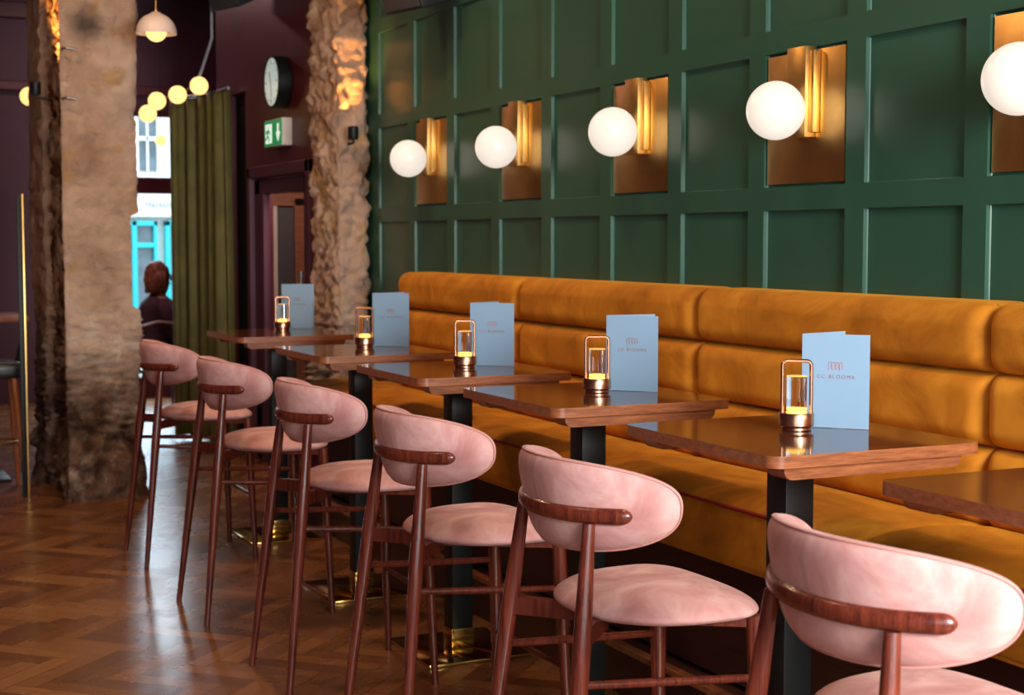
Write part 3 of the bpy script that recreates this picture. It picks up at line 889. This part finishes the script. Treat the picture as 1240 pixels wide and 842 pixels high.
# ------------------------------------------------------------------ clock, exit sign, door wall things
t = thing('wall_clock', 'round white faced clock in a deep black case above the green exit sign', 'clock', (DX, 9.70, 2.568))
Mx = Matrix.Rotation(-PI/2, 4, 'Y')
MB().lathe([(0, 0), (.160, 0), (.168, .01), (.168, .092), (.160, .10), (.155, .094), (0, .094)], seg=56, M=Mx).obj('case', MT['black'], t)
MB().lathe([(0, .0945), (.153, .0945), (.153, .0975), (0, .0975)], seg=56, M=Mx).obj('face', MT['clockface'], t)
mb = MB()
for k in range(12):
    a = 2*PI*k/12; r0 = .125 if k % 3 else .112
    y0_, z0_ = math.sin(a), math.cos(a)
    mb.tube([(-.0985, y0_*r0, z0_*r0), (-.0985, y0_*.138, z0_*.138)], .003 if k % 3 else .005, 6)
mb.obj('hour_marks', MT['grey'], t)
MB().tube([(-.101, 0, -.01), (-.101, .03, .07)], .004, 6).tube([(-.103, 0, .01), (-.103, -.02, -.10)], .003, 6).obj('hands', MT['grey'], t)

t = thing('exit_sign', 'green and white running man exit sign with down arrow on the maroon wall', 'exit sign', (DX, 9.7675, 2.245))
MB().box(-.068, 0, -.1975, .1975, -.088, .088, .003).obj('sign_box', MT['white'], t)
MB().box(-.072, -.068, -.190, .190, -.082, .082).obj('sign_face', MT['signgreen'], t, smooth=0)
# seen from -x the sign's left is +y
ar = [(-.105+.0, .055), (-.135, .055), (-.135, -.0), (-.165, -.0), (-.12, -.062), (-.075, -.0), (-.105, -.0)]
MB().prism(ar, -.0735, -.072, 'x').obj('arrow', MT['signwhite'], t, smooth=0)
mb = MB()
mb.prism([(.165, -.065), (.165, .06), (.02, .06), (.02, -.065)], -.0728, -.072, 'x')
mb.obj('doorway_mark', MT['signwhite'], t, smooth=0)
mb = MB()
mb.ball((-.0737, .088, .038), .011, 12, 8, (.1, 1, 1))
for p in ([(.09, .022), (.105, -.015)], [(.105, -.015), (.075, -.032), (.072, -.055)], [(.105, -.015), (.125, -.03), (.15, -.04)], [(.09, .020), (.06, .010), (.052, -.008)], [(.09, .020), (.12, .018), (.135, .0)]):
    mb.tube([(-.0737, a, b) for a, b in p], .006, 6)
mb.obj('running_figure', MT['signgreen'], t, smooth=0)

# ------------------------------------------------------------------ speakers
def speaker(loc, rot, label):
    t = thing('wall_speaker', label, 'loudspeaker', loc, 0, 'black loudspeakers hung high on the walls')
    t.rotation_euler = rot
    MB().box(-.10, .10, -.17, .17, -.12, .12, .012).obj('cabinet', MT['blackp'], t)
    MB().box(-.108, -.099, -.155, .155, -.105, .105, .004).obj('grille', MT['grille'], t)
    MB().tube([(.10, 0, 0), (.18, 0, .03)], .018, 10).obj('bracket', MT['black'], t)
speaker((2.90, 7.32, 2.84), (0, math.radians(-18), math.radians(12)), 'black loudspeaker high on the green wall beside the rock pilaster')
speaker((2.74, 10.25, 3.24), (0, math.radians(-24), math.radians(14)), 'black loudspeaker high on the maroon wall above the clock')

# ------------------------------------------------------------------ pendant lamp
t = thing('dome_pendant', 'small pale dome pendant lamp with glowing globe beside the stone pillar', 'pendant lamp', (1.875, 8.6, 2.69))
R = .112
MB().lathe([(.010, .118), (.02, .117)] + [(R*math.sin(a), .0+.112*math.cos(a)) for a in [x*PI/2/10 for x in range(2, 11)]] + [(R, -.004), (R-.004, -.004)] + [((R-.005)*math.sin(a), .107*math.cos(a)) for a in [x*PI/2/10 for x in range(10, 0, -1)]] + [(0, .106)], seg=44).obj('dome_shade', MT['whitegloss'], t)
MB().ball((0, 0, .012), .058, 28, 18).obj('globe', MT['bulb'], t)
MB().tube([(0, 0, .105), (0, 0, .135), (0, 0, 1.21)], [.008, .0035, .0035], 8).obj('cord', MT['brassb'], t)

# ------------------------------------------------------------------ globe chandelier arm by the curtain
t = thing('globe_light_bar', 'black arm with four glowing amber globes above the window', 'ceiling light', (2.43, 10.55, 2.62))
def loc(p): return (p[0]-2.43, p[1]-10.55, p[2]-2.62)
GL = [(2.577, 10.5, 2.603), (2.463, 10.65, 2.55), (2.352, 10.80, 2.515), (2.312, 10.92, 2.434)]
for g_ in GL:
    MB().ball(loc(g_), .062, 28, 18).obj('globe', MT['bulb'], t)
pts = [loc((g_[0]+.0, g_[1]+.075, g_[2]+.0)) for g_ in GL]
MB().tube([loc((2.70, 10.55, 2.56)), pts[0], pts[1], pts[2], pts[3]], .012, 8).obj('arm', MT['black'], t)
MB().tube([loc((2.577, 10.50, 2.66)), loc((2.60, 10.5, 2.72)), loc((2.64, 10.5, 2.84)), loc((2.67, 10.5, 2.93)), loc((2.67, 10.5, 3.2)), loc((2.67, 10.5, CZ))], .010, 8).obj('stem', MT['grey'], t)

t = thing('globe_pendant', 'single amber globe pendant glowing left of the stone pillar', 'pendant lamp', (1.66, 12.0, 2.62))
MB().ball((0, 0, 0), .07, 28, 18).obj('globe', MT['bulb'], t)
MB().tube([(0, 0, .065), (0, 0, CZ-2.62)], .004, 8).obj('cord', MT['black'], t)

t = thing('globe_pendant', 'small dim amber globe added for a lamp reflection in the far window', 'pendant lamp', (2.99, 13.6, 2.42))  # added globe standing in for a reflection on the window glass
MB().ball((0, 0, 0), .050, 24, 16).obj('globe', MT['bulb'], t)
MB().tube([(0, 0, .045), (0, 0, CZ-2.42)], .003, 8).obj('cord', MT['black'], t)

# ------------------------------------------------------------------ curtain
def curtain():
    t = thing('curtain', 'floor length olive green velvet curtain hanging between window and maroon wall', 'curtain', (0, 0, 0))
    path = [(2.685, 11.85), (2.74, 11.82), (2.82, 11.72), (2.86, 11.60), (2.875, 11.45), (2.88, 11.3), (2.885, 11.15), (2.89, 10.98)]
    P = [Vector((a, b, 0)) for a, b in path]
    seg = []; n = 150; tot = sum((P[i+1]-P[i]).length for i in range(len(P)-1))
    for k in range(n):
        d = tot*k/(n-1); i = 0
        while i < len(P)-2 and d > (P[i+1]-P[i]).length: d -= (P[i+1]-P[i]).length; i += 1
        T_ = (P[i+1]-P[i]).normalized(); seg.append((P[i]+T_*d, Vector((T_.y, -T_.x, 0)), tot*k/(n-1)))
    mb = MB(); zs = [.03 + 2.59*j/24 for j in range(25)]
    def fn(i, j):
        p, nn, s_ = seg[i]; z = zs[j]
        amp = .050 + .014*(1-z/2.6)
        f = math.sin(s_*2*PI/.19 + .9*math.sin(s_*7) + .15*z)
        q = p + nn*amp*f + Vector((0, 0, z)); return q
    mb.grid(fn, n, 25)
    c = mb.obj('fabric', MT['curtain'], t, smooth=180)
    m = c.modifiers.new('thick', 'SOLIDIFY'); m.thickness = .006
    MB().tube([(2.64, 11.88, 2.64), (2.74, 11.83, 2.64), (2.83, 11.66, 2.64), (2.90, 11.45, 2.64), (2.90, 10.95, 2.64)], .012, 10).obj('curtain_rail', MT['steel'], t)
curtain()

# ------------------------------------------------------------------ dark corner at far left: table and stool
t = thing('side_table', 'wooden high table at the left edge of the photo, behind the stone pillar', 'table', (1.02, 10.35, 0))
MB().box(-.35, .335, -.33, .33, 1.03, 1.065, .004).obj('tabletop', MT['oak'], t)
MB().tube([(.25, -.1, .62), (.33, -.22, 1.03)], .014, 10).obj('strut', MT['black'], t)
MB().box(-.04, .04, -.04, .04, .02, 1.03, .003).obj('column', MT['black'], t)
MB().box(-.22, .22, -.22, .22, 0, .02, .003).obj('base_plate', MT['black'], t)
t = thing('leather_stool', 'black leather stool with tan wooden legs at the left edge of the photo', 'stool', (1.08, 9.86, 0))
MB().box(-.19, .19, -.17, .17, .70, .80, .03, 4).obj('seat', MT['leather'], t)
for sx in (-1, 1):
    for sy in (-1, 1):
        MB().tube([(sx*.19, sy*.17, 0), (sx*.14, sy*.13, .71)], [.013, .019], 12).obj('leg', MT['tan'], t)
pts = [(.155*math.cos(a)*1.1, .14*math.sin(a)*1.1, .30) for a in [2*PI*k/32 for k in range(33)]]
MB().tube(pts, .009, 8, 1, False).obj('foot_ring', MT['brassb'], t)

# ------------------------------------------------------------------ seated person in front of the window
def person():
    px, py = 2.915, 13.4
    t = thing('person', 'person seated sideways by the window in a dark plum jumper with auburn hair', 'person', (px, py, 0))
    J = {}; V = []; E = []; R = []
    def v(name, co_, r, par=None):
        J[name] = len(V); V.append(co_); R.append(r)
        if par is not None: E.append((J[par], J[name]))
    v('pelvis', (-.02, 0, .56), .13)
    v('waist', (-.03, 0, .70), .115, 'pelvis'); v('chest', (-.02, 0, .90), .125, 'waist'); v('upper', (-.01, 0, 1.00), .10, 'chest')
    v('neck', (.015, 0, 1.08), .048, 'upper'); v('jaw', (.03, 0, 1.145), .060, 'neck'); v('skull', (.02, 0, 1.235), .085, 'jaw')
    for s, n in ((-1, 'n'), (1, 'f')):
        v('sh'+n, (-.01, s*.16, .99), .055, 'upper'); v('el'+n, (.06, s*.22, .74), .040, 'sh'+n); v('wr'+n, (.29, s*.14, .78), .026, 'el'+n)
        v('pa'+n, (.36, s*.12, .79), .030, 'wr'+n)
        for q in range(4):
            oy = (q-1.5)*.019
            v('f%s%d' % (n, q), (.42, s*.12+oy, .79), .0095, 'pa'+n); v('g%s%d' % (n, q), (.455-.006*abs(q-1.5), s*.12+oy, .775), .008, 'f%s%d' % (n, q))
        v('th'+n, (.375, s*.12-s*.04, .80), .011, 'pa'+n); v('ti'+n, (.41, s*.12-s*.05, .79), .009, 'th'+n)
        v('hip'+n, (.03, s*.10, .53), .095, 'pelvis'); v('kn'+n, (.46, s*.11, .52), .060, 'hip'+n); v('an'+n, (.44, s*.11, .10), .036, 'kn'+n)
        v('hl'+n, (.45, s*.11, .045), .036, 'an'+n); v('to'+n, (.60, s*.12, .035), .028, 'hl'+n)
    me = bpy.data.meshes.new('body'); me.from_pydata(V, E, [])
    o = link(bpy.data.objects.new('body', me)); o.parent = t
    sk = o.modifiers.new('skin', 'SKIN'); sk.use_smooth_shade = True
    for i, sv in enumerate(me.skin_vertices[0].data): sv.radius = (R[i], R[i]); sv.use_root = (i == 0)
    ss = o.modifiers.new('sub', 'SUBSURF'); ss.levels = 2; ss.render_levels = 2
    me.materials.append(MT['skin'])
    # face features on the head
    MB().ball((.107, 0, 1.205), .016, 12, 8, (1, .7, 1.3)).obj('nose', MT['skin'], o)
    MB().ball((.093, .028, 1.235), .010, 10, 8).ball((.093, -.028, 1.235), .010, 10, 8).obj('eyes', MT['leather'], o)
    MB().ball((.092, 0, 1.165), .018, 10, 8, (.5, 1, .35)).obj('mouth', MT['piping'], o)
    # hair: wavy, chin length, open at the face
    mb = MB()
    def hf(i, j):
        th = 2*PI*i/40; ph = PI*j/19
        x, y, z = math.sin(ph)*math.cos(th), math.sin(ph)*math.sin(th), math.cos(ph)
        r = 1 + .07*noise.noise(Vector((x*4, y*4, z*5)))
        return (-.022+x*.112*r, y*.108*r, 1.240+z*.125*r)
    mb.grid(hf, 40, 20, True)
    for k in range(14):
        a = PI*.45 + 2*PI*.55*k/13; r = .105
        mb.tube([(r*.9*math.cos(a), r*.85*math.sin(a), 1.27), (r*1.10*math.cos(a), r*1.02*math.sin(a), 1.20), (r*1.0*math.cos(a+.15), r*.95*math.sin(a+.15), 1.14), (r*1.12*math.cos(a-.05), r*1.0*math.sin(a-.05), 1.085)], [.022, .026, .024, .012], 8)
    mb.obj('hair', MT['hair'], t, smooth=180)
    # jumper
    mb = MB()
    lv = [(.60, .155, .175), (.68, .15, .165), (.78, .155, .17), (.88, .165, .19), (.95, .16, .215), (1.0, .14, .215), (1.035, .105, .16), (1.06, .075, .09), (1.085, .06, .065)]
    mb.grid(lambda i, j: (-.02 + lv[j][1]*math.cos(2*PI*i/28), lv[j][2]*math.sin(2*PI*i/28), lv[j][0]), 28, len(lv), True)
    for s in (-1, 1):
        mb.tube([(-.01, s*.15, .985), (.02, s*.205, .88), (.06, s*.225, .735), (.17, s*.185, .765), (.28, s*.145, .785)], [.075, .065, .056, .046, .040], 14)
    mb.obj('jumper', MT['shirt'], t, smooth=180)
    mb = MB()
    for s in (-1, 1):
        mb.tube([(-.04, s*.09, .563), (.1, s*.10, .553), (.46, s*.11, .525), (.485, s*.11, .47), (.455, s*.11, .10)], [.125, .115, .078, .075, .055], 14)
    mb.obj('trousers', MT['jeans'], t, smooth=180)
    mb = MB()
    for s in (-1, 1): mb.tube([(.40, s*.11, .04), (.46, s*.11, .045), (.56, s*.12, .035), (.63, s*.12, .028)], [.04, .045, .036, .022], 12)
    mb.obj('shoes', MT['leather'], t, smooth=180)
    c = thing('cafe_chair', 'pale metal framed chair the person by the window sits on', 'chair', (px-.06, py, 0))
    MB().box(-.22, .24, -.22, .22, .40, .43, .01).obj('seat', MT['leather'], c)
    for sx in (-1, 1):
        for sy in (-1, 1): MB().tube([(sx*.21, sy*.22, 0), (sx*.20, sy*.21, .41)], .012, 8).obj('leg', MT['steel'], c)
    for sy in (-1, 1):
        MB().tube([(-.22, sy*.24, .42), (-.25, sy*.28, .66), (-.22, sy*.30, .80), (-.02, sy*.305, .85), (.12, sy*.305, .83), (.18, sy*.29, .72), (.20, sy*.24, .42)], .011, 10).obj('armrest', MT['whitegloss'], c)
    MB().tube([(-.23, -.30, .80), (-.29, -.12, .83), (-.29, .12, .83), (-.23, .30, .80)], .012, 10).obj('backrest', MT['whitegloss'], c)
person()

# ------------------------------------------------------------------ the street outside
struct(MB().box(-6, 16, 15.2, 40, -.15, -.02).obj('street', MT['asphalt'], smooth=0))
fb = thing('street_building', 'white rendered building with a turquoise shopfront across the street', 'building', (0, 0, 0))
fw_ = MB(); Y = 24.0
fw_.box(1, 12, Y+.2, Y+4, -.1, 7)
fw_.obj('facade', MT['white'], fb, smooth=0)
def upwin(x0, x1, z0, z1):
    m = MB()
    m.box(x0-.09, x0, Y+.08, Y+.22, z0-.1, z1+.12, .01); m.box(x1, x1+.09, Y+.08, Y+.22, z0-.1, z1+.12, .01)
    m.box(x0-.12, x1+.12, Y+.04, Y+.22, z0-.14, z0-.04, .01); m.box(x0-.12, x1+.12, Y+.04, Y+.22, z1+.02, z1+.14, .01)
    m.box(x0, x1, Y+.12, Y+.2, (z0+z1)/2-.03, (z0+z1)/2+.03); m.box((x0+x1)/2-.015, (x0+x1)/2+.015, Y+.12, Y+.2, z0, z1)
    f = m.obj('window', MT['white'], fb, smooth=0)
    MB().box(x0, x1, Y+.17, Y+.19, z0, z1).obj('pane', MT['darkglass'], f, smooth=0)
upwin(4.95, 5.24, 2.62, 3.62); upwin(6.6, 7.1, 2.6, 3.7); upwin(3.2, 3.7, 2.6, 3.7)
MB().box(2, 10, Y+.02, Y+.22, 1.90, 2.30, .01).obj('fascia', MT['white'], fb, smooth=0)
mb = MB()
x = 5.03
for k in range(8):
    # faint grey capital-like strokes, too blurred in the photo to read
    mb.box(x, x+.012, Y, Y+.02, 2.05, 2.13); mb.box(x, x+.035, Y, Y+.02, 2.12-.03*(k % 3), 2.13-.03*(k % 3)); x += .055
mb.obj('fascia_lettering', MT['grey'], fb, smooth=0)
m = MB()
for (a, b_, c_, d_) in ((4.82, 4.90, -.1, 1.84), (5.16, 5.22, -.1, 1.84), (5.34, 5.42, -.1, 1.84), (5.9, 6.0, -.1, 1.84), (6.9, 7.0, -.1, 1.84), (3.9, 4.0, -.1, 1.84)): m.box(a, b_, Y+.06, Y+.2, c_, d_, .008)
m.box(3.9, 5.22, Y+.06, Y+.2, 1.76, 1.84, .008); m.box(4.82, 5.22, Y+.07, Y+.2, 1.42, 1.50, .008); m.box(5.34, 7, Y+.06, Y+.2, 1.76, 1.84, .008)
m.box(4.82, 5.22, Y+.07, Y+.2, -.1, .35, .008); m.box(5.34, 7, Y+.07, Y+.2, -.1, .45, .008)
m.obj('shopfront', MT['teal'], fb, smooth=0)
MB().box(4.9, 5.16, Y+.16, Y+.19, .3, 1.8).box(5.42, 6.9, Y+.16, Y+.19, .4, 1.8).box(4.0, 4.82, Y+.16, Y+.19, .3, 1.8).obj('shop_glass', MT['darkglass'], fb, smooth=0)

# ------------------------------------------------------------------ light
W = bpy.data.worlds.new('world'); SC.world = W; W.use_nodes = True
nt = W.node_tree; bg = nt.nodes['Background']
bg.inputs[0].default_value = (.80, .92, 1.0, 1); bg.inputs[1].default_value = 3.6

def area(name, loc_, target, sx, sy, energy, col):
    o = lamp('AREA', name, loc_, energy, col, target=target, shape='RECTANGLE', size=sx, size_y=sy)
    return o
# daylight through the street windows behind the camera
area('window_daylight', (1.75, -1.36, 2.15), (1.7, 4, 1.0), 1.5, 1.4, 330, (1.0, .96, .93))
lamp('POINT', 'lobby_fill', (3.25, 9.6, 2.3), 70, (1.0, .78, .6), shadow_soft_size=.08)  # added light that brightens the posts behind the door glass
# daylight through the far window
area('far_window_daylight', (3.05, 14.9, 1.5), (2.2, 8, .6), 1.2, 2.3, 40, (.70, .86, 1.0))
# added warm fill from unseen lamps under the ceiling
for x_, y_, e_ in ((1.7, 2.4, 12), (1.7, 4.6, 18), (1.8, 6.8, 24), (.7, 7.4, 30), (-.3, 4.2, 11)):
    lamp('AREA', 'ceiling_fill', (x_, y_, 3.85), e_, (1.0, .60, .32), shape='DISK', size=.25, rot=(0, 0, 0))
lamp('AREA', 'ceiling_fill', (2.2, 12.9, 3.85), 20, (1.0, .55, .55), shape='DISK', size=.35, rot=(0, 0, 0))

# ------------------------------------------------------------------ view
vs = SC.view_settings
SC.display_settings.display_device = 'sRGB'
vs.view_transform = 'Standard'; vs.look = 'None'; vs.gamma = 1; vs.exposure = 0.12; vs.use_curve_mapping = False
SC.cycles.use_denoising = True
SC.cycles.max_bounces = 10; SC.cycles.diffuse_bounces = 4; SC.cycles.glossy_bounces = 5; SC.cycles.transmission_bounces = 8
SC.cycles.sample_clamp_indirect = 6
SC.cycles.caustics_reflective = False; SC.cycles.caustics_refractive = False
